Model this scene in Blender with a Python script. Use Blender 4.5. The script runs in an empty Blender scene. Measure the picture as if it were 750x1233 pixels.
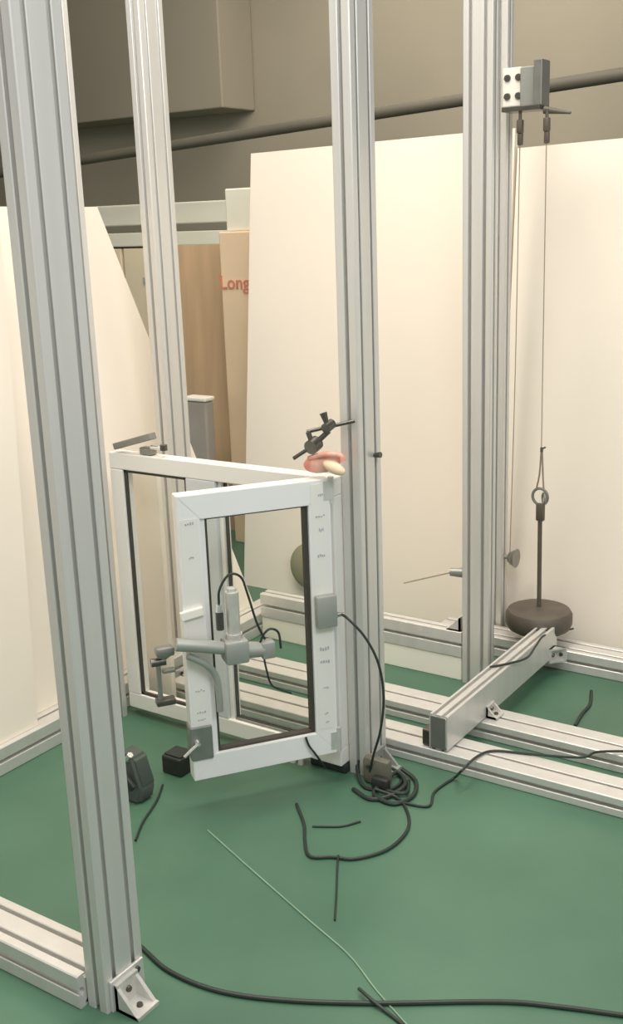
import bpy, bmesh, math, random
from mathutils import Vector, Matrix
random.seed(4)
C = bpy.context.scene.collection
SC = bpy.context.scene
W, H = 750, 1233

# ------------------------------------------------------------------ camera
cd = bpy.data.cameras.new('camera'); cam = bpy.data.objects.new('camera', cd); C.objects.link(cam)
cd.sensor_fit = 'VERTICAL'; cd.sensor_height = 24.0; cd.lens = 1315.0 / H * 24.0
cd.clip_start = 0.05; cd.clip_end = 60
cam.matrix_world = Matrix.Translation((0, 0, 1.5)) @ Matrix([[0.830821, -0.116203, 0.544273], [0.555474, 0.233625, -0.79804], [-0.034421, 0.965358, 0.258648]]).to_4x4()
SC.camera = cam

# ------------------------------------------------------------------ world, lights, exposure
wd = bpy.data.worlds.new('hall_ambient'); SC.world = wd; wd.use_nodes = True
wd.node_tree.nodes['Background'].inputs[0].default_value = (0.98, 0.97, 0.93, 1)
wd.node_tree.nodes['Background'].inputs[1].default_value = 0.42
def area(name, loc, target, size, sizey, power, col):
    l = bpy.data.lights.new(name, 'AREA'); l.shape = 'RECTANGLE'; l.size = size; l.size_y = sizey
    l.energy = power; l.color = col
    o = bpy.data.objects.new(name, l); C.objects.link(o); o.location = loc
    o.rotation_euler = (Vector(target) - Vector(loc)).to_track_quat('-Z', 'Y').to_euler()
    return o
area('ceiling_light', (-1.5, 2.5, 3.7), (-2.1, 2.7, 0.0), 2.6, 0.6, 52, (1.0, 0.90, 0.79))
area('ceiling_light', (-1.0, 0.3, 3.6), (-1.6, 2.2, 0.4), 2.4, 0.5, 13, (1.0, 0.93, 0.82))
area('ceiling_light', (-3.2, 5.6, 3.6), (-3.2, 6.6, 1.8), 2.4, 0.5, 26, (1.0, 0.91, 0.78))
area('ceiling_light', (-2.9, 3.7, 3.7), (-3.4, 4.6, 0.8), 2.0, 0.5, 26, (1.0, 0.91, 0.80))
area('ceiling_light', (-1.9, 1.5, 3.7), (-2.5, 3.0, 0.3), 2.4, 0.5, 26, (1.0, 0.91, 0.80))
area('ceiling_light', (0.9, 0.6, 3.3), (-1.3, 1.6, 1.0), 2.0, 0.9, 46, (0.90, 0.95, 1.0))
SC.view_settings.view_transform = 'Standard'; SC.view_settings.look = 'None'
SC.view_settings.gamma = 1.0; SC.view_settings.exposure = 0.56; SC.view_settings.use_curve_mapping = False

# ------------------------------------------------------------------ materials
def mat(name, col, rough=0.5, metal=0.0, var=0.0, vscale=6.0, bump=0.0, bscale=60.0, stretch=(1, 1, 1), trans=0.0, coat=0.0, col2=None, spec=0.5):
    m = bpy.data.materials.new(name); m.use_nodes = True
    nt = m.node_tree; b = nt.nodes['Principled BSDF']
    b.inputs['Base Color'].default_value = (*col, 1); b.inputs['Roughness'].default_value = rough
    b.inputs['Metallic'].default_value = metal; b.inputs['Transmission Weight'].default_value = trans
    b.inputs['Coat Weight'].default_value = coat; b.inputs['Specular IOR Level'].default_value = spec
    tc = nt.nodes.new('ShaderNodeTexCoord'); mp = nt.nodes.new('ShaderNodeMapping'); mp.inputs['Scale'].default_value = stretch
    nt.links.new(tc.outputs['Object'], mp.inputs['Vector'])
    if var > 0:
        n = nt.nodes.new('ShaderNodeTexNoise'); n.inputs['Scale'].default_value = vscale; n.inputs['Detail'].default_value = 4
        nt.links.new(mp.outputs[0], n.inputs['Vector'])
        r = nt.nodes.new('ShaderNodeValToRGB'); r.color_ramp.elements[0].position = 0.3; r.color_ramp.elements[1].position = 0.7
        c2 = col2 or tuple(min(1, c * (1 + var)) for c in col)
        c1 = tuple(c * (1 - var) for c in col)
        r.color_ramp.elements[0].color = (*c1, 1); r.color_ramp.elements[1].color = (*c2, 1)
        nt.links.new(n.outputs['Fac'], r.inputs[0]); nt.links.new(r.outputs[0], b.inputs['Base Color'])
    if bump > 0:
        n2 = nt.nodes.new('ShaderNodeTexNoise'); n2.inputs['Scale'].default_value = bscale
        nt.links.new(mp.outputs[0], n2.inputs['Vector'])
        bp = nt.nodes.new('ShaderNodeBump'); bp.inputs['Strength'].default_value = bump; bp.inputs['Distance'].default_value = 0.002
        nt.links.new(n2.outputs['Fac'], bp.inputs['Height']); nt.links.new(bp.outputs[0], b.inputs['Normal'])
    return m
ALU = mat('anodised_aluminium', (0.68, 0.665, 0.63), 0.38, 0.4, 0.04, 3, 0.05, 30, (8, 8, 0.3))
ALUC = mat('cast_aluminium', (0.70, 0.68, 0.64), 0.4, 0.5, 0.1, 30, 0.2, 120)
STEEL = mat('grey_steel', (0.30, 0.30, 0.28), 0.4, 0.7, 0.08, 20)
GREYP = mat('grey_painted_metal', (0.36, 0.37, 0.34), 0.45, 0.3, 0.06, 12)
BOLT = mat('bolt_metal', (0.13, 0.125, 0.11), 0.35, 0.8, 0.1, 60)
BRIGHT = mat('chrome', (0.85, 0.85, 0.82), 0.15, 0.9, 0.03, 30)
BLACK = mat('black_rubber', (0.02, 0.024, 0.02), 0.55, 0, 0.2, 30)
CABLE = mat('dark_cable', (0.018, 0.028, 0.022), 0.5, 0, 0.15, 20)
GASK = mat('gasket_rubber', (0.05, 0.045, 0.035), 0.6, 0, 0.1, 20)
PVC = mat('white_window_profile', (0.82, 0.79, 0.74), 0.32, 0, 0.02, 5, coat=0.2)
PVCS = mat('white_sash_profile', (0.84, 0.83, 0.81), 0.32, 0, 0.02, 5, coat=0.2)
BOARD = mat('cream_board', (0.88, 0.80, 0.69), 0.55, 0, 0.03, 1.2, 0.03, 8)
BOARDW = mat('cream_board_edge', (0.90, 0.86, 0.76), 0.55, 0, 0.02, 3)
FLOOR = mat('green_epoxy_floor', (0.060, 0.150, 0.092), 0.42, 0, 0.18, 1.6, 0.04, 3, coat=0.0, col2=(0.082, 0.185, 0.118))
WALL = mat('grey_plaster', (0.36, 0.325, 0.255), 0.85, 0, 0.10, 0.6, 0.1, 20)
CEIL = mat('ceiling_plaster', (0.30, 0.27, 0.22), 0.9, 0, 0.06, 1)
PIPE = mat('dull_pipe_paint', (0.115, 0.105, 0.08), 0.6, 0.1, 0.12, 3)
BROWN = mat('brown_plywood', (0.58, 0.40, 0.24), 0.6, 0, 0.10, 3, 0.1, 20, (6, 6, 0.6))
PEACH = mat('peach_carton', (0.86, 0.66, 0.46), 0.7, 0, 0.05, 3)
YELLOW = mat('yellowish_carton', (0.86, 0.74, 0.54), 0.7, 0, 0.06, 4)
WBOX = mat('white_carton', (0.82, 0.80, 0.68), 0.7, 0, 0.03, 4)
GBIN = mat('grey_bin_plastic', (0.40, 0.36, 0.32), 0.45, 0, 0.08, 8)
RED = mat('red_print', (0.66, 0.25, 0.16), 0.6, 0, 0.15, 30)
PINK = mat('salmon_rubber', (0.80, 0.30, 0.22), 0.5, 0, 0.2, 25, col2=(0.86, 0.52, 0.42))
IRON = mat('dull_cast_iron', (0.135, 0.115, 0.09), 0.55, 0.35, 0.15, 15, 0.3, 80)
ROPE = mat('brown_cord', (0.30, 0.235, 0.17), 0.8, 0, 0.1, 60)
OLIVE = mat('olive_paint', (0.30, 0.28, 0.18), 0.6, 0, 0.08, 8)
SEAM = mat('pale_line', (0.23, 0.36, 0.24), 0.5, 0, 0.1, 9)
FILMG = mat('grey_print', (0.45, 0.45, 0.47), 0.6, 0, 0.15, 40)
def glass_mat(name, tint):
    m = bpy.data.materials.new(name); m.use_nodes = True; nt = m.node_tree
    for n in list(nt.nodes): nt.nodes.remove(n)
    o = nt.nodes.new('ShaderNodeOutputMaterial'); mx = nt.nodes.new('ShaderNodeMixShader')
    t = nt.nodes.new('ShaderNodeBsdfTransparent'); g = nt.nodes.new('ShaderNodeBsdfGlossy'); f = nt.nodes.new('ShaderNodeLayerWeight'); mr = nt.nodes.new('ShaderNodeMapRange'); pw = nt.nodes.new('ShaderNodeMath')
    t.inputs[0].default_value = (*tint, 1); g.inputs['Roughness'].default_value = 0.03; pw.operation = 'POWER'; pw.inputs[1].default_value = 5.0; f.inputs[0].default_value = 0.5
    mr.inputs['To Min'].default_value = 0.03; mr.inputs['To Max'].default_value = 0.15
    nt.links.new(f.outputs['Facing'], pw.inputs[0]); nt.links.new(pw.outputs[0], mr.inputs['Value']); nt.links.new(mr.outputs[0], mx.inputs[0]); nt.links.new(t.outputs[0], mx.inputs[1]); nt.links.new(g.outputs[0], mx.inputs[2])
    nt.links.new(mx.outputs[0], o.inputs[0]); return m
GLASS = glass_mat('clear_pane_glass', (0.99, 0.995, 0.985))

# ------------------------------------------------------------------ helpers
def obj(name, bm, m, parent=None, smooth=False):
    bmesh.ops.recalc_face_normals(bm, faces=bm.faces)
    me = bpy.data.meshes.new(name); bm.to_mesh(me); bm.free(); me.materials.append(m)
    if smooth:
        me.polygons.foreach_set('use_smooth', [True] * len(me.polygons))
        try: me.set_sharp_from_angle(angle=math.radians(38))
        except Exception: pass
    o = bpy.data.objects.new(name, me); C.objects.link(o)
    if parent is not None:
        o.parent = parent
        o.matrix_parent_inverse = parent.matrix_world.inverted()
    return o
def tag(o, label, cat, group=None, kind=None):
    if label: o['label'] = label
    if cat: o['category'] = cat
    if group: o['group'] = group
    if kind: o['kind'] = kind
    return o
def thing(name, label, cat, loc, group=None):
    o = bpy.data.objects.new(name, None); C.objects.link(o); o.location = loc; o.empty_display_size = 0.05
    o.matrix_world = Matrix.Translation(loc)
    return tag(o, label, cat, group)
def NB(): return bmesh.new()
def box(bm, lo, hi, bev=0.0):
    c = [(a + b) / 2 for a, b in zip(lo, hi)]; s = [abs(b - a) for a, b in zip(lo, hi)]
    g = bmesh.ops.create_cube(bm, size=1.0, matrix=Matrix.Translation(c) @ Matrix.Diagonal((*s, 1)))
    if bev > 0:
        es = list({e for v in g['verts'] for e in v.link_edges})
        bmesh.ops.bevel(bm, geom=es, offset=bev, segments=2, affect='EDGES', profile=0.5)
def obox(bm, c, ax, s, bev=0.0):       # oriented box: centre, 3 axes, 3 sizes
    M = Matrix(((ax[0][0], ax[1][0], ax[2][0]), (ax[0][1], ax[1][1], ax[2][1]), (ax[0][2], ax[1][2], ax[2][2]))).to_4x4()
    g = bmesh.ops.create_cube(bm, size=1.0, matrix=Matrix.Translation(c) @ M @ Matrix.Diagonal((*s, 1)))
    if bev > 0:
        es = list({e for v in g['verts'] for e in v.link_edges})
        bmesh.ops.bevel(bm, geom=es, offset=bev, segments=2, affect='EDGES', profile=0.5)
def cyl(bm, p, q, r, r2=None, seg=20):
    p, q = Vector(p), Vector(q); d = q - p
    M = Matrix.Translation((p + q) / 2) @ d.to_track_quat('Z', 'Y').to_matrix().to_4x4()
    bmesh.ops.create_cone(bm, cap_ends=True, segments=seg, radius1=r, radius2=r if r2 is None else r2, depth=d.length, matrix=M)
def catmull(pts, n=6):
    P = [Vector(p) for p in pts]
    if len(P) < 3: return P
    P = [2 * P[0] - P[1]] + P + [2 * P[-1] - P[-2]]; out = []
    for i in range(1, len(P) - 2):
        a, b, c, d = P[i - 1:i + 3]
        for k in range(n):
            t = k / n
            out.append(0.5 * ((2 * b) + (c - a) * t + (2 * a - 5 * b + 4 * c - d) * t * t + (3 * b - a - 3 * c + d) * t ** 3))
    out.append(P[-2]); return out
def tube(bm, pts, r, seg=8, smooth=True, n=6):
    P = catmull(pts, n) if smooth else [Vector(p) for p in pts]
    rings = []; up = None
    for i, p in enumerate(P):
        t = (P[min(i + 1, len(P) - 1)] - P[max(i - 1, 0)]).normalized()
        if up is None: up = t.orthogonal().normalized()
        up = (up - t * up.dot(t)).normalized(); s = t.cross(up)
        rings.append([bm.verts.new(p + (up * math.cos(a) + s * math.sin(a)) * r) for a in [2 * math.pi * k / seg for k in range(seg)]])
    for a, b in zip(rings, rings[1:]):
        for k in range(seg): bm.faces.new((a[k], a[(k + 1) % seg], b[(k + 1) % seg], b[k]))
    bm.faces.new(rings[0][::-1]); bm.faces.new(rings[-1])
def lathe(bm, prof, c, seg=40, axis=(0, 0, 1)):
    q = Vector((0, 0, 1)).rotation_difference(Vector(axis)); rings = []
    for r, z in prof:
        if r < 1e-6: rings.append([bm.verts.new(Vector(c) + q @ Vector((0, 0, z)))])
        else: rings.append([bm.verts.new(Vector(c) + q @ Vector((r * math.cos(2 * math.pi * k / seg), r * math.sin(2 * math.pi * k / seg), z))) for k in range(seg)])
    for a, b in zip(rings, rings[1:]):
        for k in range(seg):
            k2 = (k + 1) % seg
            if len(a) == 1: bm.faces.new((a[0], b[k], b[k2]))
            elif len(b) == 1: bm.faces.new((a[k], a[k2], b[0]))
            else: bm.faces.new((a[k], a[k2], b[k2], b[k]))
def ring(bm, c, ax, R, r, seg=20, ts=8):
    q = Vector((0, 0, 1)).rotation_difference(Vector(ax)); rs = []
    for i in range(seg):
        a = 2 * math.pi * i / seg; e = Vector((math.cos(a), math.sin(a), 0))
        rs.append([bm.verts.new(Vector(c) + q @ (e * (R + r * math.cos(b)) + Vector((0, 0, r * math.sin(b))))) for b in [2 * math.pi * k / ts for k in range(ts)]])
    for i in range(seg):
        A, B = rs[i], rs[(i + 1) % seg]
        for k in range(ts): bm.faces.new((A[k], A[(k + 1) % ts], B[(k + 1) % ts], B[k]))
def slab(bm, a, b, c, d, off):          # four corners + thickness vector
    off = Vector(off); F = [bm.verts.new(Vector(p)) for p in (a, b, c, d)]; K = [bm.verts.new(Vector(p) + off) for p in (a, b, c, d)]
    bm.faces.new(F); bm.faces.new(K[::-1])
    for i in range(4): bm.faces.new((F[i], F[(i + 1) % 4], K[(i + 1) % 4], K[i]))
def outline(w, h, su, sv, m=0.0052, inner=0.0105, lip=0.004, dep=0.015, ch=0.0025):
    """closed outline of an aluminium T-slot extrusion, su slots on the w sides, sv slots on the h sides"""
    def side(L, n):
        pts = [(ch, 0)]
        for k in range(n):
            s = L * (k + 0.5) / n
            pts += [(s - m - 0.0016, 0), (s - m, 0.0016), (s - m, lip), (s - inner, lip), (s - inner, dep * 0.6), (s - m, dep), (s + m, dep), (s + inner, dep * 0.6), (s + inner, lip), (s + m, lip), (s + m, 0.0016), (s + m + 0.0016, 0)]
        pts.append((L - ch, 0)); return pts
    out = []
    out += [(u, v) for u, v in side(w, su)]
    out += [(w - v, u) for u, v in side(h, sv)]
    out += [(w - u, h - v) for u, v in side(w, su)]
    out += [(v, h - u) for u, v in side(h, sv)]
    return out
def extrusion(bm, lo, hi, axis, su, sv):
    """T-slot bar filling the box lo..hi, running along axis; su / sv slots on its two cross directions"""
    u, v = [i for i in range(3) if i != axis]
    O = outline(hi[u] - lo[u], hi[v] - lo[v], su, sv)
    def P(a, b, t):
        p = [0, 0, 0]; p[u] = lo[u] + a; p[v] = lo[v] + b; p[axis] = t; return p
    A = [bm.verts.new(P(a, b, lo[axis])) for a, b in O]; B = [bm.verts.new(P(a, b, hi[axis])) for a, b in O]
    n = len(O)
    for i in range(n): bm.faces.new((A[i], A[(i + 1) % n], B[(i + 1) % n], B[i]))
    bm.faces.new(A[::-1]); bm.faces.new(B)
def bar(name, lo, hi, axis, su, sv, label, cat, group=None, m=None):
    t = thing(name, label, cat, ((lo[0] + hi[0]) / 2, (lo[1] + hi[1]) / 2, lo[2]), group)
    b = NB(); extrusion(b, lo, hi, axis, su, sv); obj('extrusion', b, m or ALU, t)
    return t
def bolt(parent, c, n, r=0.008, h=0.005, name='bolt'):
    b = NB(); c = Vector(c); n = Vector(n).normalized()
    cyl(b, c, c + n * h, r, r * 0.9, 12); cyl(b, c + n * h, c + n * (h + 0.001), r * 0.5, r * 0.5, 6)
    return obj(name, b, BOLT, parent, True)

def cable(pts, r, label, name='floor_cable', m=CABLE, cat='cable'):
    bm = NB(); tube(bm, pts, r); return tag(obj(name, bm, m, None, True), label, cat)

# ------------------------------------------------------------------ setting
b = NB(); box(b, (-9, -2, -0.1), (3, 9, 0)); tag(obj('floor', b, FLOOR), None, None, kind='structure')
b = NB(); box(b, (-9, 7.0, 0), (3, 7.15, 3.9)); tag(obj('wall_back', b, WALL), None, None, kind='structure')
b = NB(); box(b, (-9.15, -2, 0), (-9, 7.15, 3.9)); tag(obj('wall_left', b, WALL), None, None, kind='structure')
b = NB(); box(b, (-9, -2, 3.9), (3, 7.15, 4.0)); tag(obj('ceiling', b, CEIL), None, None, kind='structure')
b = NB(); box(b, (-7.2, 6.6, 2.30), (-5.15, 6.995, 3.9), 0.01); tag(obj('trim_1', b, WALL), None, None, kind='structure')   # dropped beam
# service pipe running across behind the boards
t = thing('service_pipe', 'dull brown-grey pipe running across the wall above the cream boards', 'pipe', (-2.199,4.500,1.955))
P0 = Vector((-6.806,4.500,1.737)); P1 = Vector((-0.513,4.500,2.059))
b = NB(); cyl(b, P0, P1, 0.027, seg=20); obj('pipe_run', b, PIPE, t, True)
for f in (0.06, 0.95):
    p = P0.lerp(P1, f); d = (P1 - P0).normalized()
    b = NB(); cyl(b, p - d * 0.02, p + d * 0.02, 0.031, seg=20); cyl(b, p, (p.x, p.y, 3.895), 0.004, seg=8); obj('pipe_clip', b, PIPE, t, True)

# ------------------------------------------------------------------ leaning boards
def board(a, bb, c, d, off, label, m=BOARD):
    x = sum(p[0] for p in (a, bb, c, d)) / 4; y = sum(p[1] for p in (a, bb, c, d)) / 4
    bm = NB(); slab(bm, a, bb, c, d, off); o = obj('cream_board', bm, m)
    return tag(o, label, 'board')
board((-2.75, 3.50, 0.0), (-1.585, 3.50, 0.0), (-1.64, 3.75, 1.783), (-2.793, 3.75, 1.767), (0, 0.03, 0), 'large cream board standing behind the middle posts, widest and tallest in view')
board((-1.58, 3.50, 0.0), (0.30, 3.50, 0.0), (0.30, 3.75, 1.76), (-1.63, 3.75, 1.716), (0, 0.03, 0), 'large cream board at the right, behind the hanging weight and its cords')
board((-2.416, 0.4, 0.085), (-2.416, 3.13, 0.085), (-2.620,2.672,1.563), (-2.62, 0.6, 1.59), (-0.03, 0, 0), 'cream board with a slanting right edge, leaning on the left rail')
board((-2.355, 0.3, 0.085), (-2.355, 1.98, 0.085), (-2.500,2.163,1.589), (-2.50, 0.3, 1.60), (-0.025, 0, 0), 'nearer cream board leaning on the left rail, at the left edge of the photo')

b = NB(); box(b, (-2.334, 2.43, 0.0), (-2.226, 2.450, 0.815), 0.003); o = tag(obj('cream_board', b, BOARD), 'narrow cream board standing right behind the left light of the window frame', 'board')
# ------------------------------------------------------------------ goods far behind
t = thing('storage_shelf', 'pale long shelf unit far behind the posts, under the grey wall', 'shelf', (-4.5, 5.05, 0))
b = NB(); box(b, (-5.3, 4.95, 1.50), (-3.85, 5.35, 1.62), 0.008); obj('top_board', b, WBOX, t)
b = NB(); box(b, (-5.3, 4.97, 1.38), (-3.85, 5.35, 1.46), 0.006); obj('shelf_board', b, WBOX, t)
for x in (-5.28, -3.87):
    b = NB(); box(b, (x - 0.02, 5.0, 0), (x + 0.02, 5.3, 1.5)); obj('side_panel', b, WBOX, t)
for i, (x0, x1) in enumerate(((-5.20, -4.72), (-4.70, -4.34))):
    b = NB(); box(b, (x0, 4.98, 0.70), (x1, 5.32, 1.37), 0.006)
    o = obj('carton', b, YELLOW); tag(o, ['yellowish carton at the left under the far shelf', 'yellowish carton beside the left rear post, under the far shelf'][i], 'carton')
    b = NB(); box(b, (x0 + 0.15, 4.972, 1.16), (x0 + 0.26, 4.98, 1.20)); obj('print_mark', b, FILMG, o)
b = NB(); slab(b, (-3.75, 4.16, 0), (-3.05, 4.16, 0), (-3.05, 4.22, 1.40), (-3.75, 4.22, 1.40), (0, 0.02, 0)); tag(obj('plywood_board', b, BROWN), 'brown plywood board leaning far behind the left rear post', 'board')
t = thing('printed_carton', 'tall peach carton with red lettering beside the large middle board', 'carton', (-3.1, 4.06, 0))
b = NB(); box(b, (-3.183,4.000,1.450)[:1] + (4.00, 0.0), (-2.86, 4.15, 1.46), 0.006); obj('carton_body', b, PEACH, t)
cu = bpy.data.curves.new('red_lettering', 'FONT'); cu.body = 'Long'; cu.size = 0.086; cu.extrude = 0.0008; cu.offset = 0.0012
to = bpy.data.objects.new('tmp', cu); C.objects.link(to)
bpy.context.view_layer.update()
me = bpy.data.meshes.new_from_object(to.evaluated_get(bpy.context.evaluated_depsgraph_get())); bpy.data.objects.remove(to)
me.transform(Matrix.Translation((-3.189,3.998,1.207)) @ Matrix.Rotation(math.pi / 2, 4, 'X')); me.materials.clear(); me.materials.append(RED)
lo = bpy.data.objects.new('red_lettering', me); C.objects.link(lo); lo.parent = t; lo.matrix_parent_inverse = t.matrix_world.inverted()
b = NB(); box(b, ((-3.151,4.020,1.445)[0], 4.02, 1.461), (-2.90, 4.14, 1.645), 0.006)
tag(obj('white_carton', b, WBOX), 'small white carton lying on top of the peach carton', 'carton')
t = thing('grey_bin', 'grey bin with a pale rim standing before the brown plywood board', 'bin', (-3.25, 3.93, 0))
x0 = (-3.251,3.830,0.722)[0]; x1 = (-3.177,3.830,0.727)[0]
b = NB(); box(b, (x0 - 0.05, 3.83, 0.0), (x1, 3.89, 0.71), 0.01); obj('bin_body', b, GBIN, t)
b = NB(); box(b, (x0 - 0.055, 3.824, 0.71), (x1 + 0.004, 3.896, 0.73), 0.006); obj('bin_rim', b, BOARDW, t)

# ------------------------------------------------------------------ posts
pL = bar('aluminium_post', (-1.445, 1.264, 0), (-1.390, 1.373, 2.7), 2, 1, 2, 'nearest and widest slotted aluminium post, at the left', 'post')
p2 = bar('aluminium_post', (-2.408, 2.64, 0), (-2.355, 2.750, 2.9), 2, 1, 2, 'slotted aluminium post behind the left half of the window frame, rising against the grey wall', 'post')
p6 = bar('aluminium_post', (-2.350, 2.245, 0), (-2.300, 2.297, 2.7), 2, 1, 1, 'slotted post mostly hidden behind the nearest post, holding the window frame left end', 'post')
p3 = bar('aluminium_post', (-1.495, 2.335, 0), (-1.438, 2.445, 2.7), 2, 1, 2, 'slotted aluminium post in the middle that the white sash is hinged beside', 'post')
p4 = bar('aluminium_post', (-1.494, 3.040, 0), (-1.400, 3.088, 2.9), 2, 2, 1, 'slotted aluminium post behind the far end of the beam, left of the hanging cords', 'post')
p5 = bar('aluminium_post', (-1.575, 3.412, 0), (-1.522, 3.462, 2.9), 2, 1, 1, 'slim rearmost aluminium post that carries the pulley bracket', 'post')

# ------------------------------------------------------------------ rails
r_near = bar('floor_rail', (-3.4, 1.245, 0), (-1.447, 1.352, 0.075), 0, 2, 1, 'wide slotted rail on the floor at the bottom left corner, running from the nearest post', 'rail')
r_left = bar('floor_rail', (-2.44, 0.2, 0), (-2.337, 3.2, 0.084), 1, 1, 1, 'floor rail at the left under the leaning cream boards', 'rail')
r_front = bar('floor_rail', (-2.27, 2.475, 0), (0.35, 2.583, 0.054), 0, 1, 1, 'nearest long floor rail, running right from the foot of the middle post', 'rail')
r_mid = bar('floor_rail', (-2.325, 2.70, 0), (0.35, 2.81, 0.054), 0, 1, 1, 'second long floor rail, just behind the nearest one and under the beam', 'rail')
r_rl = bar('cross_rail', (-2.32, 3.045, 0.082), (-1.498, 3.099, 0.172), 0, 1, 1, 'raised rail between posts left of the beam, resting on a pale panel', 'rail')
b = NB(); box(b, (-2.32, 3.05, 0), (-1.50, 3.075, 0.080), 0.002); tag(obj('skirting_panel', b, BOARDW), 'pale low panel standing on the green floor under the raised rail', 'panel')
r_rr = bar('floor_rail', (-1.72, 3.292, 0), (0.35, 3.40, 0.072), 0, 2, 1, 'rearmost floor rail at the right, under the hanging weight', 'rail')
beam = bar('slotted_beam', (-1.318, 2.478, 0.056), (-1.262, 3.285, 0.162), 1, 2, 0, 'short pale beam lying across the floor rails, its dark open end facing the middle post', 'beam')
b = NB(); box(b, (-1.313, 2.4755, 0.061), (-1.267, 2.478, 0.157), 0.001); o = obj('end_shade', b, STEEL, beam)  # dark plate standing in for the shade inside the open beam end
b = NB(); box(b, (-1.345, 2.485, 0.056), (-1.319, 2.54, 0.105), 0.004); o = obj('end_clamp', b, BOLT, beam); o['label'] = 'dark clamp block at the beam end'

# brackets
def angle_bracket(parent, c, dirx, diry, L=0.05, w=0.045, t=0.006, m=None, ax='Z'):
    """gusseted corner bracket: a foot along dirx, an upright, two triangular cheeks"""
    c = Vector(c); u = Vector(dirx).normalized(); v = Vector(diry).normalized(); n = u.cross(v)
    bm = NB()
    obox(bm, c + u * L / 2 + v * t / 2, (u, v, n), (L, t, w)); obox(bm, c + v * L / 2 + u * t / 2, (u, v, n), (t, L, w))
    for s in (-1, 1):
        o = c + n * (s * (w / 2 - t / 2)); a = [o + n * (t / 2) + k for k in (u * 0, u * L, v * L)]; bb = [o - n * (t / 2) + k for k in (u * 0, u * L, v * L)]
        A = [bm.verts.new(p) for p in a]; B = [bm.verts.new(p) for p in bb]
        bm.faces.new(A); bm.faces.new(B[::-1])
        for i in range(3): bm.faces.new((A[i], A[(i + 1) % 3], B[(i + 1) % 3], B[i]))
    o = obj('corner_bracket', bm, m or ALUC, parent)
    for q, nn in ((c + u * L * 0.6 + v * t, v), (c + v * L * 0.6 + u * t, u)): 
        bb = NB(); cyl(bb, q, q + nn * 0.005, 0.007, 0.006, 10); obj('bolt', bb, BOLT, o, True)
    return o
# nearest post: foot plate with bolts and a cast bracket on its right side
b = NB(); box(b, (-1.390, 1.272, 0.0), (-1.383, 1.366, 0.07), 0.002); fp = obj('foot_plate', b, ALU, pL)
for y, z in ((1.292, 0.015), (1.292, 0.05), (1.345, 0.02), (1.345, 0.055)): bolt(fp, (-1.383, y, z), (1, 0, 0), 0.007)
angle_bracket(pL, (-1.383, 1.31, 0.0), (1, 0, 0), (0, 0, 1), 0.060, 0.06, 0.008)
angle_bracket(p3, (-1.438, 2.39, 0.0), (1, 0, 0), (0, 0, 1), 0.06, 0.07, 0.008, GREYP)
angle_bracket(p4, (-1.505, 3.07, 0.172), (-1, 0, 0), (0, 0, 1), 0.05, 0.045)
angle_bracket(p5, (-1.500, 3.44, 0.072), (1, 0, 0), (0, 0, 1), 0.06, 0.05)
angle_bracket(beam, (-1.262, 2.755, 0.056), (1, 0, 0), (0, 0, 1), 0.035, 0.05)
angle_bracket(beam, (-1.318, 2.545, 0.056), (-1, 0, 0), (0, 0, 1), 0.045, 0.05)
angle_bracket(beam, (-1.262, 3.262, 0.072), (0, -1, 0), (1, 0, 0), 0.045, 0.05)
angle_bracket(r_left, (-2.337, 2.60, 0.005), (1, 0, 0), (0, 1, 0), 0.04, 0.04)

# ------------------------------------------------------------------ fixed window frame
WX0, WX1, WZ0, WZ1, WY = -2.292, -1.498, 0.030, 0.853, 2.300
wf = thing('window_frame', 'white two-light window frame fixed between the posts, its left light glazed', 'window frame', ((WX0 + WX1) / 2, WY, WZ0))
D = 0.045
def rail_part(name, x0, x1, z0, z1, m=PVC, y0=WY, y1=WY + D, par=None, bev=0.003):
    bm = NB(); box(bm, (x0, y0, z0), (x1, y1, z1), bev); return obj(name, bm, m, par or wf)
S = 0.050
rail_part('top_rail', WX0, WX1, WZ1 - S, WZ1)
bf = rail_part('bottom_rail', WX0, WX1, WZ0, WZ0 + S)
rail_part('left_jamb', WX0, WX0 + S, WZ0 + S, WZ1 - S)
rj = rail_part('right_jamb', WX1 - S, WX1, WZ0 + S, WZ1 - S)
MX0, MX1 = -2.000, -1.893
mu = rail_part('mullion', MX0, MX1, WZ0 + S, WZ1 - S, m=mat('grey_filmed_profile', (0.60, 0.62, 0.62), 0.4, 0, 0.05, 4)); mu['label'] = 'greyish upright bar between the two lights'
rail_part('mullion_bead', MX1, MX1 + 0.014, WZ0 + S, WZ1 - S, m=PVC, y0=WY + 0.012, par=mu, bev=0.002)
# drip grooves along the bottom rail of the right light
for k in range(2):
    rail_part('track_groove', MX1 + 0.02, WX1 - S, WZ0 + S, WZ0 + S + 0.006, m=STEEL, y0=WY + 0.010 + 0.016 * k, y1=WY + 0.016 + 0.016 * k, par=bf, bev=0)
# gaskets: left light and right light
def gasket(x0, x1, z0, z1, y, w=0.008, par=None):
    bm = NB()
    for a, c in (((x0, z0), (x1, z0 + w)), ((x0, z1 - w), (x1, z1)), ((x0, z0), (x0 + w, z1)), ((x1 - w, z0), (x1, z1))):
        box(bm, (a[0], y, a[1]), (c[0], y + 0.010, c[1]))
    return obj('gasket', bm, GASK, par or wf)
gasket(WX0 + S, MX0, WZ0 + S, WZ1 - S, WY + 0.006)
gasket(MX1 + 0.014, WX1 - S, WZ0 + S, WZ1 - S, WY + 0.022, 0.006)
bm = NB(); box(bm, (WX0 + S + 0.004, WY + 0.018, WZ0 + S + 0.004), (MX0 - 0.004, WY + 0.024, WZ1 - S - 0.004)); o = obj('glass_pane', bm, GLASS, wf)

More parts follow.
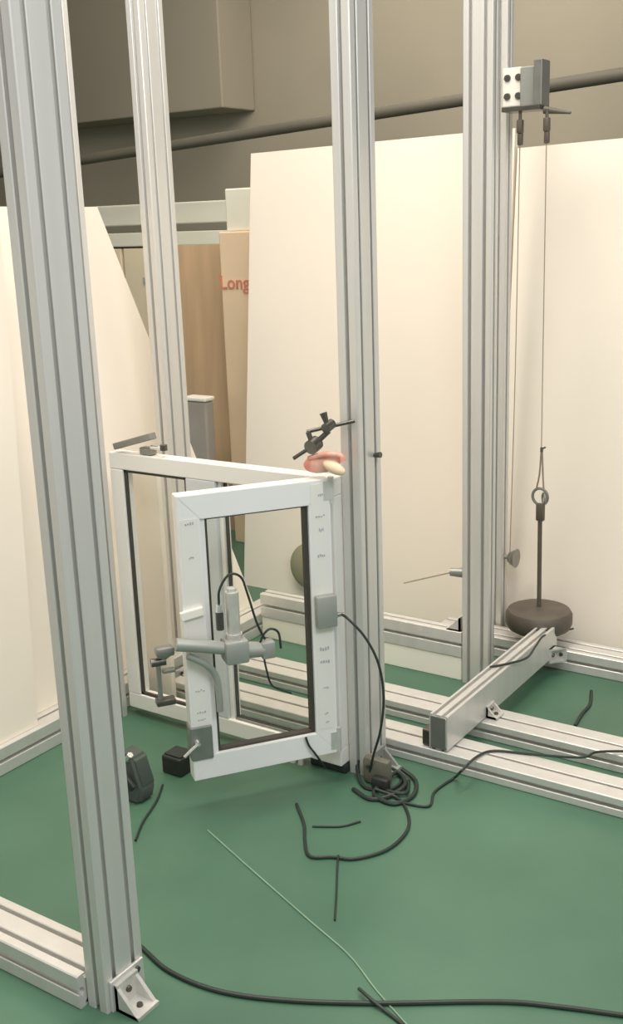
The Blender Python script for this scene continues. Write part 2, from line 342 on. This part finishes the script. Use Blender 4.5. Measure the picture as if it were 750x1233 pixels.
# ------------------------------------------------------------------ opened sash
dv = Vector((0.5897, 0.8076, 0)); nv = Vector((0.8076, -0.5897, 0)); up = Vector((0, 0, 1)); H0 = Vector((-1.50, 2.25, 0))
sash = thing('window_sash', 'white casement sash standing open towards the camera, hinged at the middle post', 'window sash', H0 + dv * -0.18 + up * 0.095)
def sbox(name, s0, s1, z0, z1, m, n0=-0.045, n1=0.0, par=None, bev=0.003):
    bm = NB(); obox(bm, H0 + dv * (s0 + s1) / 2 + nv * (n0 + n1) / 2 + up * (z0 + z1) / 2, (dv, nv, up), (abs(s1 - s0), abs(n1 - n0), z1 - z0), bev)
    return obj(name, bm, m, par or sash)
SL, SR, SB, ST = -0.380, 0.022, 0.093, 0.860
iL, iR, iB, iT = -0.322, -0.038, 0.160, 0.796
def miter(name, pts):
    bm = NB(); F = [bm.verts.new(H0 + dv * s + up * z) for s, z in pts]; K = [bm.verts.new(H0 + dv * s + up * z - nv * 0.045) for s, z in pts]
    bm.faces.new(F); bm.faces.new(K[::-1])
    for i in range(len(pts)): bm.faces.new((F[i], F[(i + 1) % len(pts)], K[(i + 1) % len(pts)], K[i]))
    bmesh.ops.bevel(bm, geom=list(bm.edges), offset=0.0015, segments=2, affect='EDGES')
    return obj(name, bm, PVCS, sash)
top = miter('top_rail', [(SL, ST), (SR, ST), (iR, iT), (iL, iT)])
bot = miter('bottom_rail', [(SL, SB), (SR, SB), (iR, iB), (iL, iB)])
lst = miter('free_stile', [(SL, SB), (SL, ST), (iL, iT), (iL, iB)])
rst = miter('hinge_stile', [(SR, SB), (SR, ST), (iR, iT), (iR, iB)])
sbox('glazing_bead', iL, iL + 0.013, iB, iT, PVCS, -0.04, -0.008, lst, 0.002)
bm = NB()
for (s0, s1, z0, z1) in ((iL + 0.013, iR, iB, iB + 0.006), (iL + 0.013, iR, iT - 0.005, iT), (iL + 0.013, iL + 0.019, iB, iT), (iR - 0.010, iR, iB, iT)):
    obox(bm, H0 + dv * (s0 + s1) / 2 + nv * -0.022 + up * (z0 + z1) / 2, (dv, nv, up), (s1 - s0, 0.022, z1 - z0))
obj('gasket', bm, GASK, sash)
sbox('glass_pane', iL + 0.016, iR - 0.006, iB + 0.003, iT - 0.003, GLASS, -0.028, -0.022, bev=0)
# protective film strips with faint printed marks
fl = sbox('protective_film', SL + 0.006, iL - 0.006, 0.250, 0.800, PVC, 0.0002, 0.0010, lst, 0)
fr = sbox('protective_film', iR + 0.006, SR - 0.006, 0.170, 0.850, PVC, 0.0002, 0.0010, rst, 0)
def marks(par, s0, s1, zs):
    for z, h, w, sk in zs:
        bm = NB(); c = (s0 + s1) / 2 + sk
        for k in range(4):
            a = c - w / 2 + w * (k + 0.15) / 4; hh = h * random.uniform(0.5, 1)
            obox(bm, H0 + dv * (a + w * 0.1) + nv * 0.0014 + up * (z + random.uniform(-0.002, 0.002)), (dv, nv, up), (w * 0.17, 0.0008, hh))
        obj('printed_mark', bm, FILMG, par)
marks(fr, iR, SR, [(0.822, 0.010, 0.020, 0.005), (0.765, 0.006, 0.028, 0), (0.728, 0.010, 0.014, 0.002), (0.66, 0.008, 0.022, 0), (0.40, 0.010, 0.028, 0), (0.365, 0.010, 0.028, 0), (0.29, 0.006, 0.016, 0), (0.215, 0.006, 0.01, 0), (0.19, 0.006, 0.01, 0.002)])
marks(fl, SL, iL, [(0.787, 0.008, 0.024, 0), (0.70, 0.006, 0.014, 0), (0.345, 0.006, 0.026, 0), (0.285, 0.006, 0.026, 0), (0.265, 0.006, 0.022, 0)])
# grey closing block low on the free stile and the lock keep
o = sbox('corner_block', SL - 0.004, iL - 0.004, 0.152, 0.246, STEEL, -0.040, 0.006, lst, 0.003); o['label'] = 'grey metal block'
bm = NB(); p = H0 + dv * (SL + 0.012) + up * 0.205 + nv * 0.006; cyl(bm, p, p + nv * 0.014, 0.008, 0.006, 12); cyl(bm, p + nv * 0.010, p + nv * 0.016 - dv * 0.040 - up * 0.026, 0.005, 0.004, 10)
obj('lock_pin', bm, BRIGHT, o, True)
# hinges on the hinge stile
for z in (0.83, 0.13):
    bm = NB(); p = H0 + dv * (SR + 0.004) + nv * -0.004; cyl(bm, p + up * (z - 0.035), p + up * (z + 0.035), 0.008, seg=14)
    obox(bm, p + up * z - dv * 0.012 + nv * 0.004, (dv, nv, up), (0.022, 0.004, 0.05)); obj('hinge', bm, ALUC, sash, True)
# sensor box on the hinge stile, with its cable
sb = thing('sensor_box', 'small grey box with a cable, halfway up the hinge side of the open sash', 'box', H0 + dv * 0.0 + up * 0.5 + nv * 0.001)
bm = NB(); obox(bm, H0 + dv * -0.004 + nv * 0.013 + up * 0.510, (dv, nv, up), (0.056, 0.023, 0.088), 0.004); obj('housing', bm, GREYP, sb, True)
bm = NB(); q = H0 + dv * 0.024 + nv * 0.014 + up * 0.497; cyl(bm, q, q + dv * 0.020, 0.009, 0.007, 14); obj('cable_gland', bm, BRIGHT, sb, True)
b = NB(); tube(b, [q + dv * 0.012, (-1.429,2.250,0.494), (-1.386,2.260,0.448), (-1.354,2.270,0.377), (-1.347,2.280,0.281), (-1.359,2.280,0.183), (-1.390,2.290,0.092), (-1.409,2.306,0.020), (-1.369,2.291,0.008)], 0.0035); tag(obj('sensor_cable', b, CABLE, None, True), 'thin dark cable curving down from the grey sash box in front of the middle post', 'cable')

# ------------------------------------------------------------------ gripper / actuator on the sash
g = thing('pneumatic_gripper', 'grey gripping arm clamped across the free side of the sash, with hoses', 'gripper', (-1.684,1.965,0.468))
ga = (-1.693,1.935,0.479); gb = (-1.631,2.189,0.374)
b = NB(); tube(b, [(-1.714,1.897,0.494), (-1.670,1.949,0.480), (-1.620,2.018,0.457)], 0.017, 14); obj('arm', b, GREYP, g, True)
c0 = Vector((-1.624,2.016,0.456)); b = NB(); obox(b, c0, (dv, nv, up), (0.062, 0.06, 0.062), 0.008); hb = obj('head_block', b, GREYP, g, True)
c1 = c0 + dv * 0.075 - up * 0.012; b = NB(); cyl(b, c0 + dv * 0.03 - up * 0.006, c1, 0.022, 0.019, 20); obox(b, c1 + dv * 0.01, (dv, nv, up), (0.035, 0.035, 0.045), 0.004); obj('motor', b, GREYP, g, True)
b = NB(); cyl(b, c0 + up * 0.03, c0 + up * 0.155, 0.017, seg=18); cyl(b, c0 + up * 0.03, c0 + up * 0.045, 0.021, seg=18); cyl(b, c0 + up * 0.155, c0 + up * 0.165, 0.012, seg=14); obj('cylinder', b, ALUC, g, True)
b = NB(); q = c0 + up * 0.115 - dv * 0.035; cyl(b, q - up * 0.055, q - up * 0.010, 0.010, seg=12); obj('fitting', b, BOLT, g, True)
b = NB(); cyl(b, q - up * 0.008, q + up * 0.012, 0.009, 0.007, 12); obj('fitting', b, BRIGHT, g, True)
b = NB(); tube(b, [q + up * 0.01, q + up * 0.05 + dv * 0.004, q + up * 0.085 + dv * 0.03, q + up * 0.075 + dv * 0.06, q + up * 0.03 + dv * 0.075, q - up * 0.05 + dv * 0.095, q - up * 0.10 + dv * 0.115], 0.0032); obj('hose', b, CABLE, g, True)
b = NB(); q2 = c1 + dv * 0.002 + up * 0.02; tube(b, [q2 - dv * 0.01, q2 + up * 0.022 + dv * 0.002, q2 + up * 0.032 + dv * 0.02, q2 + up * 0.018 + dv * 0.04, q2 - up * 0.025 + dv * 0.045], 0.0032); obj('hose', b, CABLE, g, True)
b = NB(); tube(b, [c1 - up * 0.02, c1 - up * 0.06 + dv * 0.006, c1 - up * 0.105 + dv * 0.02, c1 - up * 0.135 + dv * 0.07], 0.0026); obj('hose', b, CABLE, g, True)
# lower jaw curving under the arm
b = NB(); tube(b, [(-1.701,1.923,0.457), (-1.676,1.961,0.425), (-1.667,1.987,0.383), (-1.664,1.991,0.330), (-1.664,1.991,0.288)], 0.009, 12); obj('lower_jaw', b, GREYP, g, True)
# bright handle plate on the free stile
b = NB(); hp = Vector((-1.707,1.956,0.557)); obox(b, hp, ((dv + up * 0.14).normalized(), nv, (up - dv * 0.14).normalized()), (0.060, 0.011, 0.024), 0.003); tag(obj('handle_plate', b, BOARDW), 'small shiny handle plate across the free side of the sash above the gripper', 'plate')
# screw clamp left of the sash
k = thing('screw_clamp', 'dark screw clamp reaching down to the bottom of the window frame, left of the sash', 'clamp', (-2.069,2.200,0.136))
b = NB(); tube(b, [(-1.767,1.935,0.450), (-1.776,1.923,0.442), (-1.788,1.906,0.427), (-1.798,1.892,0.426)], 0.008, 10); obj('arm', b, STEEL, k, True)
b = NB(); q = Vector((-1.788,1.906,0.429)); cyl(b, q - dv * 0.018, q + dv * 0.020, 0.011, seg=12); obj('hinge_knuckle', b, BOLT, k, True)
b = NB(); e = Vector((-1.788,1.907,0.319)); cyl(b, q, e, 0.0065, seg=12); obj('screw', b, STEEL, k, True)
b = NB(); obox(b, e + dv * 0.012, (dv, nv, up), (0.05, 0.03, 0.016), 0.003); obj('foot_pad', b, BOLT, k, True)
b = NB(); h_ = Vector((-1.770,1.914,0.460)); obox(b, h_, (dv, nv, up), (0.048, 0.03, 0.024), 0.006); obj('clamp_body', b, STEEL, k, True)
b = NB(); h_ = Vector((-1.773,1.927,0.402)); obox(b, h_, (dv, nv, up), (0.034, 0.02, 0.010), 0.003); obj('spacer', b, STEEL, k, True)

# ------------------------------------------------------------------ articulated holder and salmon pad above the sash
a = thing('articulated_holder', 'small dark jointed rod holder gripping the middle post above the sash', 'holder', (-1.441,2.310,1.003))
A = [Vector((-1.443,2.325,1.003)), Vector((-1.486,2.270,0.996)), Vector((-1.548,2.260,0.978)), Vector((-1.520,2.250,0.948)), Vector((-1.564,2.220,0.915))]
b = NB(); cyl(b, A[0], A[2], 0.005, seg=10); obj('rod', b, BOLT, a, True)
b = NB(); cyl(b, A[1] - up * 0.012, A[3], 0.007, seg=10); obj('link', b, BOLT, a, True)
b = NB(); cyl(b, A[3], A[4], 0.005, seg=10); obj('rod', b, BOLT, a, True)
for q, r in ((A[1], 0.013), (A[3], 0.019)):
    b = NB(); cyl(b, q + Vector((0.0, -0.016, -0.004)), q + Vector((0, 0.014, 0.004)), r, r, 16); kn = obj('joint', b, BOLT, a, True)
    b = NB(); cyl(b, q + Vector((-0.004, -0.004, 0.008)), q + Vector((-0.012, -0.006, 0.034)), 0.006, 0.010 if r < 0.015 else 0.007, 12); obj('thumb_screw', b, BOLT, kn, True)
sp = thing('salmon_pad', 'blurred salmon pink and cream rubber pad on the sash hinge corner', 'pad', (-1.507,2.280,0.869))
b = NB(); bmesh.ops.create_uvsphere(b, u_segments=24, v_segments=14, radius=1, matrix=Matrix.Translation((-1.503,2.260,0.902)) @ Matrix.Rotation(-0.25, 4, 'Y') @ Matrix.Diagonal((0.058, 0.020, 0.026, 1)))
obj('pink_lobe', b, PINK, sp, True)
b = NB(); bmesh.ops.create_uvsphere(b, u_segments=20, v_segments=12, radius=1, matrix=Matrix.Translation((-1.458,2.245,0.897)) @ Matrix.Rotation(0.35, 4, 'Y') @ Matrix.Diagonal((0.034, 0.015, 0.016, 1)))
obj('cream_lobe', b, PEACH, sp, True)
b = NB(); tube(b, [(-1.536,2.250,0.912), (-1.479,2.240,0.930), (-1.441,2.250,0.927), (-1.434,2.250,0.913)], 0.007, 10); obj('rolled_edge', b, PINK, sp, True)
# toggle clamp on the top left of the window frame
tc = thing('toggle_clamp', 'grey toggle clamp lying on the window frame top rail beside the nearest post', 'clamp', (-2.195,2.320,0.855))
z1 = WZ1 + 0.001
q = Vector((-2.151,2.320,0.871)); b = NB(); box(b, (q.x - 0.022, 2.305, z1), (q.x + 0.022, 2.335, z1 + 0.022), 0.004); obj('base', b, STEEL, tc)
q1 = Vector((-2.267,2.310,0.871)); q2 = Vector((-2.119,2.310,0.913)); dd = (q2 - q1).normalized(); s_ = Vector((0, 1, 0)); w_ = dd.cross(s_)
b = NB(); obox(b, (q1 + q2) / 2, (dd, s_, w_), ((q2 - q1).length, 0.030, 0.020), 0.003); obj('lever', b, STEEL, tc)
q3 = Vector((-2.109,2.310,0.884)); b = NB(); cyl(b, q3 - dd * 0.02 + w_ * 0.0, q3 + Vector((0.032, 0, -0.004)), 0.007, seg=12); obj('clamp_screw', b, BRIGHT, tc, True)
q4 = Vector((-2.081,2.310,0.882)); b = NB(); cyl(b, q4 + Vector((0, 0, -0.008)), q4 + Vector((0, 0, 0.008)), 0.011, seg=12); obj('clamp_pad', b, BOLT, tc, True)

# ------------------------------------------------------------------ pulley bracket and hanging weight
pb = thing('pulley_bracket', 'bolted pulley bracket high on the rearmost post, two hooks under it', 'bracket', (-1.45, 3.40, 1.80))
bx0 = (-1.513,3.360,1.878)[0]; bx1 = (-1.452,3.360,1.872)[0]; bx2 = (-1.401,3.360,1.868)[0]; bx3 = (-1.374,3.360,1.865)[0]
b = NB(); box(b, (bx0, 3.36, 1.818), (bx1, 3.411, 1.932), 0.003); pl = obj('mount_plate', b, BOARDW, pb)
for x in (bx0 + 0.016, bx1 - 0.008):
    for z in (1.848, 1.902): bolt(pl, (x, 3.36, z), (0, -1, 0), 0.011, 0.006)
b = NB(); box(b, (bx1, 3.352, 1.814), (bx2, 3.40, 1.930), 0.003); obj('pulley_housing', b, GREYP, pb)
b = NB(); box(b, (bx2, 3.335, 1.808), (bx3, 3.40, 1.945), 0.002); obj('end_plate', b, STEEL, pb)
b = NB(); box(b, (bx0 + 0.014, 3.32, 1.800), (bx3, 3.40, 1.815), 0.002); obj('base_plate', b, BOLT, pb)
b = NB(); cyl(b, (bx3, 3.36, 1.80), (bx3 + 0.085, 3.36, 1.785), 0.012, 0.004, 12); obj('spout', b, PIPE, pb, True)
for x in (-1.442, -1.355):
    b = NB(); cyl(b, (x, 3.335, 1.70), (x, 3.335, 1.80), 0.005, seg=10)
    box(b, (x - 0.009, 3.325, 1.735), (x + 0.009, 3.345, 1.775), 0.003); box(b, (x - 0.007, 3.328, 1.70), (x + 0.009, 3.342, 1.735), 0.003); obj('hook', b, IRON, pb, True)
cordg = 'cords from the pulley bracket'
b = NB(); tube(b, [(-1.442, 3.335, 1.70), (-1.447, 3.335, 1.0), (-1.458, 3.335, 0.33)], 0.0016, 6); tag(obj('cord', b, ROPE, None, True), 'thin left cord running down close beside the rearmost post', 'cord', cordg)
b = NB(); tube(b, [(-1.355, 3.335, 1.70), (-1.351, 3.335, 0.75)], 0.0016, 6, False); tag(obj('cord', b, ROPE, None, True), 'thin right cord that the hanging weight is tied to', 'cord', cordg)
wt = thing('hanging_weight', 'dark grey disc weight on a rod, hanging from the right cord', 'weight', (-1.348, 3.335, 0.110))
b = NB(); lathe(b, [(0, 0), (0.085, 0.0), (0.105, 0.012), (0.113, 0.030), (0.113, 0.060), (0.105, 0.074), (0.085, 0.082), (0.02, 0.084), (0, 0.084)], (-1.348, 3.335, 0.112), 48); obj('weight_disc', b, IRON, wt, True)
b = NB(); cyl(b, (-1.348, 3.335, 0.19), (-1.351, 3.335, 0.52), 0.0075, seg=12); obj('rod', b, IRON, wt, True)
b = NB(); box(b, (-1.364, 3.325, 0.500), (-1.336, 3.345, 0.560), 0.005); obj('rod_eye', b, IRON, wt, True)
b = NB(); ring(b, (-1.352, 3.335, 0.583), (0.1, 1, 0), 0.028, 0.005); obj('shackle', b, STEEL, wt, True)
b = NB(); ring(b, (-1.338, 3.333, 0.578), (0.8, 0.6, 0), 0.018, 0.004); obj('shackle', b, STEEL, wt, True)
b = NB(); tube(b, [(-1.366, 3.335, 0.608), (-1.356, 3.335, 0.66), (-1.350, 3.335, 0.745), (-1.344, 3.335, 0.66), (-1.340, 3.335, 0.606)], 0.003, 8); obj('cord_loop', b, ROPE, wt, True)
b = NB(); cyl(b, (-1.350, 3.335, 0.735), (-1.350, 3.335, 0.75), 0.005, seg=10); cyl(b, (-1.350, 3.335, 0.745), (-1.337, 3.335, 0.752), 0.003, seg=8); obj('knot', b, IRON, wt, True)
# knobs on the rear posts
kg = thing('hand_wheel', 'dark round hand wheel on the right side of the rearmost post', 'hand wheel', (-1.498, 3.42, 0.33))
b = NB(); cyl(b, (-1.500, 3.425, 0.325), (-1.472, 3.425, 0.325), 0.018, 0.034, 18); obj('knob_head', b, STEEL, kg, True)
b = NB(); cyl(b, (-1.515, 3.425, 0.325), (-1.49, 3.425, 0.325), 0.008, seg=10); obj('knob_stem', b, STEEL, kg, True)
rk = thing('pointer_rod', 'thin rod with a dark knob sticking out left from the post behind the beam', 'rod', (-1.496, 3.06, 0.32))
b = NB(); cyl(b, (-1.687,3.000,0.327), (-1.523,3.050,0.378), 0.0022, seg=8); obj('rod', b, ROPE, rk, True)
b = NB(); q = Vector((-1.516,3.060,0.374)); cyl(b, q + Vector((-0.025, -0.01, 0.0)), q + Vector((0.030, 0.006, 0)), 0.013, 0.018, 14); obj('knob', b, STEEL, rk, True)
b = NB(); q = Vector((-1.415,2.420,0.898)); cyl(b, (-1.438, q.y - 0.01, q.z), (-1.418, q.y - 0.012, q.z + 0.003), 0.006, 0.008, 10); tag(obj('small_screw', b, BOLT, None, True), 'tiny dark screw on the right side of the middle post', 'screw')
b = NB(); q = Vector((-2.310,3.400,0.139)); lathe(b, [(0, -0.02), (0.07, -0.018), (0.098, 0), (0.07, 0.018), (0, 0.02)], (q.x - 0.070, 3.475, q.z + 0.005), 32, (0.1, -1, 0.08)); tag(obj('olive_disc', b, OLIVE, None, True), 'olive round disc before the large board, half hidden by the sash', 'disc')

cable([(-1.431,2.251,0.005), (-1.364,2.227,0.006), (-1.324,2.266,0.008), (-1.316,2.334,0.012), (-1.365,2.376,0.014), (-1.367,2.307,0.016), (-1.364,2.249,0.010), (-1.297,2.237,0.006), (-1.274,2.300,0.006), (-1.307,2.375,0.005), (-1.357,2.390,0.020)], 0.006, 'thicker black cable coiled in the tangle at the middle post foot', 'cable_coil')
# ------------------------------------------------------------------ things near the floor
f = thing('foot_switch', 'dark grey-green pedal shaped box beside the nearest post, close to the floor', 'switch', (-1.913,1.918,0.000))
q = Vector((-1.923,1.922,0.000)); b = NB()
w1 = Vector((1, 0, 0)); 
v = [(-0.045, -0.03, 0), (0.040, -0.03, 0), (0.046, -0.02, 0.045), (0.012, -0.012, 0.120), (-0.045, -0.01, 0.130)]
F = [b.verts.new(q + Vector(p)) for p in v]; K = [b.verts.new(q + Vector((p[0], p[1] + 0.06, p[2]))) for p in v]
b.faces.new(F); b.faces.new(K[::-1])
for i in range(5): b.faces.new((F[i], F[(i + 1) % 5], K[(i + 1) % 5], K[i]))
bmesh.ops.bevel(b, geom=list(b.edges), offset=0.008, segments=3, affect='EDGES'); obj('housing', b, mat('green_grey_plastic', (0.055, 0.072, 0.060), 0.5, 0, 0.1, 20), f, True)
b = NB(); obox(b, q + Vector((0.012, -0.034, 0.066)), (Vector((0.75, 0, -0.66)), Vector((0, 1, 0)), Vector((0.66, 0, 0.75))), (0.05, 0.012, 0.02), 0.003); obj('pedal', b, BLACK, f, True)
b = NB(); cyl(b, q + Vector((0.0, -0.015, 0.122)), q + Vector((0.014, -0.02, 0.140)), 0.010, 0.008, 12); obj('cable_gland', b, BRIGHT, f, True)
j = thing('junction_box', 'small black box on the floor under the window frame, left of the open sash', 'box', (-1.924,2.092,0.000))
q = Vector((-1.918,2.085,0.000)); b = NB(); box(b, (q.x - 0.035, q.y - 0.02, 0), (q.x + 0.035, q.y + 0.05, 0.055), 0.006); obj('housing', b, BLACK, j)
b = NB(); box(b, (q.x - 0.030, q.y - 0.012, 0.055), (q.x + 0.030, q.y + 0.042, 0.059), 0.003); obj('lid', b, CABLE, j)
st = thing('power_strip', 'low dark adaptor block lying by the foot of the middle post', 'adaptor', (-1.582,2.253,0.000))
q = Vector((-1.540,2.315,0.000)); b = NB(); box(b, (q.x - 0.075, q.y, 0), (q.x + 0.045, q.y + 0.05, 0.028), 0.006); obj('housing', b, BLACK, st)
b = NB(); box(b, (q.x - 0.065, q.y + 0.008, 0.028), (q.x + 0.035, q.y + 0.042, 0.031), 0.001); obj('lid', b, CABLE, st)
for dx in (-0.098, -0.125):
    b = NB(); cyl(b, (q.x + dx, q.y - 0.01, 0.0), (q.x + dx, q.y - 0.01, 0.016), 0.010, 0.008, 12); obj('plug_tip', b, ALUC, st, True)
cb = thing('clamp_block', 'brownish grey block bolted low at the right of the middle post', 'block', (-1.40, 2.36, 0))
b = NB(); box(b, (-1.434, 2.300, 0.0), (-1.350, 2.332, 0.080), 0.014); obj('body', b, mat('brown_grey_block', (0.15, 0.14, 0.11), 0.5, 0.1, 0.1, 20), cb, True)
b = NB(); box(b, (-1.39, 2.275, 0.0), (-1.34, 2.299, 0.040), 0.006); obj('dark_foot', b, BLACK, cb, True)
bolt(cb, (-1.412, 2.300, 0.055), (0, -1, 0), 0.006)

# ------------------------------------------------------------------ cables
cable([(-1.643,1.500,0.005), (-1.465,1.448,0.005), (-1.364,1.421,0.005), (-1.244,1.427,0.005), (-1.116,1.473,0.005), (-0.957,1.559,0.005), (-0.750,1.690,0.005), (-0.634,1.742,0.005), (-0.475,1.799,0.005)], 0.0048, 'long thick dark cable sweeping across the green floor at the bottom of the photo')
cable([(-0.999,1.572,0.013), (-0.963,1.558,0.013), (-0.913,1.549,0.004), (-0.804,1.513,0.004)], 0.0035, 'short dark cable crossing over the thick cable at the bottom edge')
cable([(-1.365,2.258,0.020), (-1.298,2.266,0.006), (-1.236,2.207,0.005), (-1.203,2.135,0.005), (-1.205,2.042,0.005), (-1.251,1.969,0.005), (-1.303,1.947,0.005), (-1.352,1.922,0.005), (-1.401,1.973,0.005), (-1.447,2.037,0.005), (-1.519,2.108,0.005)], 0.0042, 'dark cable lying in a loop on the floor in front of the middle post')
cable([(-1.288,1.951,0.012), (-1.269,1.916,0.004), (-1.218,1.832,0.003), (-1.166,1.744,0.003)], 0.0025, 'short thin dark wire running towards the camera from the cable loop')
cable([(-1.424,2.040,0.003), (-1.361,2.077,0.003), (-1.330,2.123,0.003)], 0.0028, 'short dark wire inside the cable loop')
cable([(-1.297,2.255,0.004), (-1.215,2.274,0.004), (-1.234,2.342,0.004), (-1.231,2.400,0.004), (-1.218,2.438,0.010), (-1.178,2.397,0.060), (-1.177,2.489,0.060), (-1.152,2.547,0.058), (-1.056,2.580,0.058), (-0.928,2.619,0.064), (-0.897,2.675,0.064), (-0.766,2.751,0.064)], 0.0036, 'dark cable climbing over the nearest long floor rail')
cable([(-1.303,2.845,0.166), (-1.266,2.896,0.166), (-1.235,2.965,0.166), (-1.248,3.067,0.166), (-1.260,3.158,0.166), (-1.290,3.338,0.110), (-1.281,3.487,0.076)], 0.0035, 'dark wire lying over the far end of the beam under the weight')
cable([(-1.097,3.168,0.005), (-1.067,3.071,0.005), (-1.064,2.991,0.005), (-1.053,2.906,0.005)], 0.005, 'short dark cable on the floor between the two right rails')
cable([(-1.899,2.006,0.004), (-1.854,1.929,0.004), (-1.814,1.832,0.004), (-1.771,1.757,0.004)], 0.0032, 'thin dark wire on the floor between the black box and the nearest post')
cable([(-1.475,2.373,0.050), (-1.467,2.331,0.020), (-1.406,2.274,0.006), (-1.343,2.300,0.006), (-1.342,2.363,0.006), (-1.396,2.394,0.010), (-1.409,2.351,0.006), (-1.353,2.282,0.012), (-1.294,2.295,0.010), (-1.322,2.364,0.006)], 0.005, 'tangle of black cable heaped at the foot of the middle post', 'cable_heap')
cable([(-1.645,1.890,0.002), (-1.453,1.811,0.002), (-1.216,1.716,0.002), (-1.078,1.661,0.002), (-0.968,1.594,0.002), (-0.849,1.531,0.002)], 0.0018, 'thin pale cord lying diagonally across the green floor', 'pale_cord', SEAM, 'cord')
cable([(-1.536,2.187,0.160), (-1.531,2.194,0.133), (-1.521,2.208,0.105), (-1.533,2.272,0.030)], 0.003, 'short black wire crossing the lower hinge corner of the sash', 'short_wire')
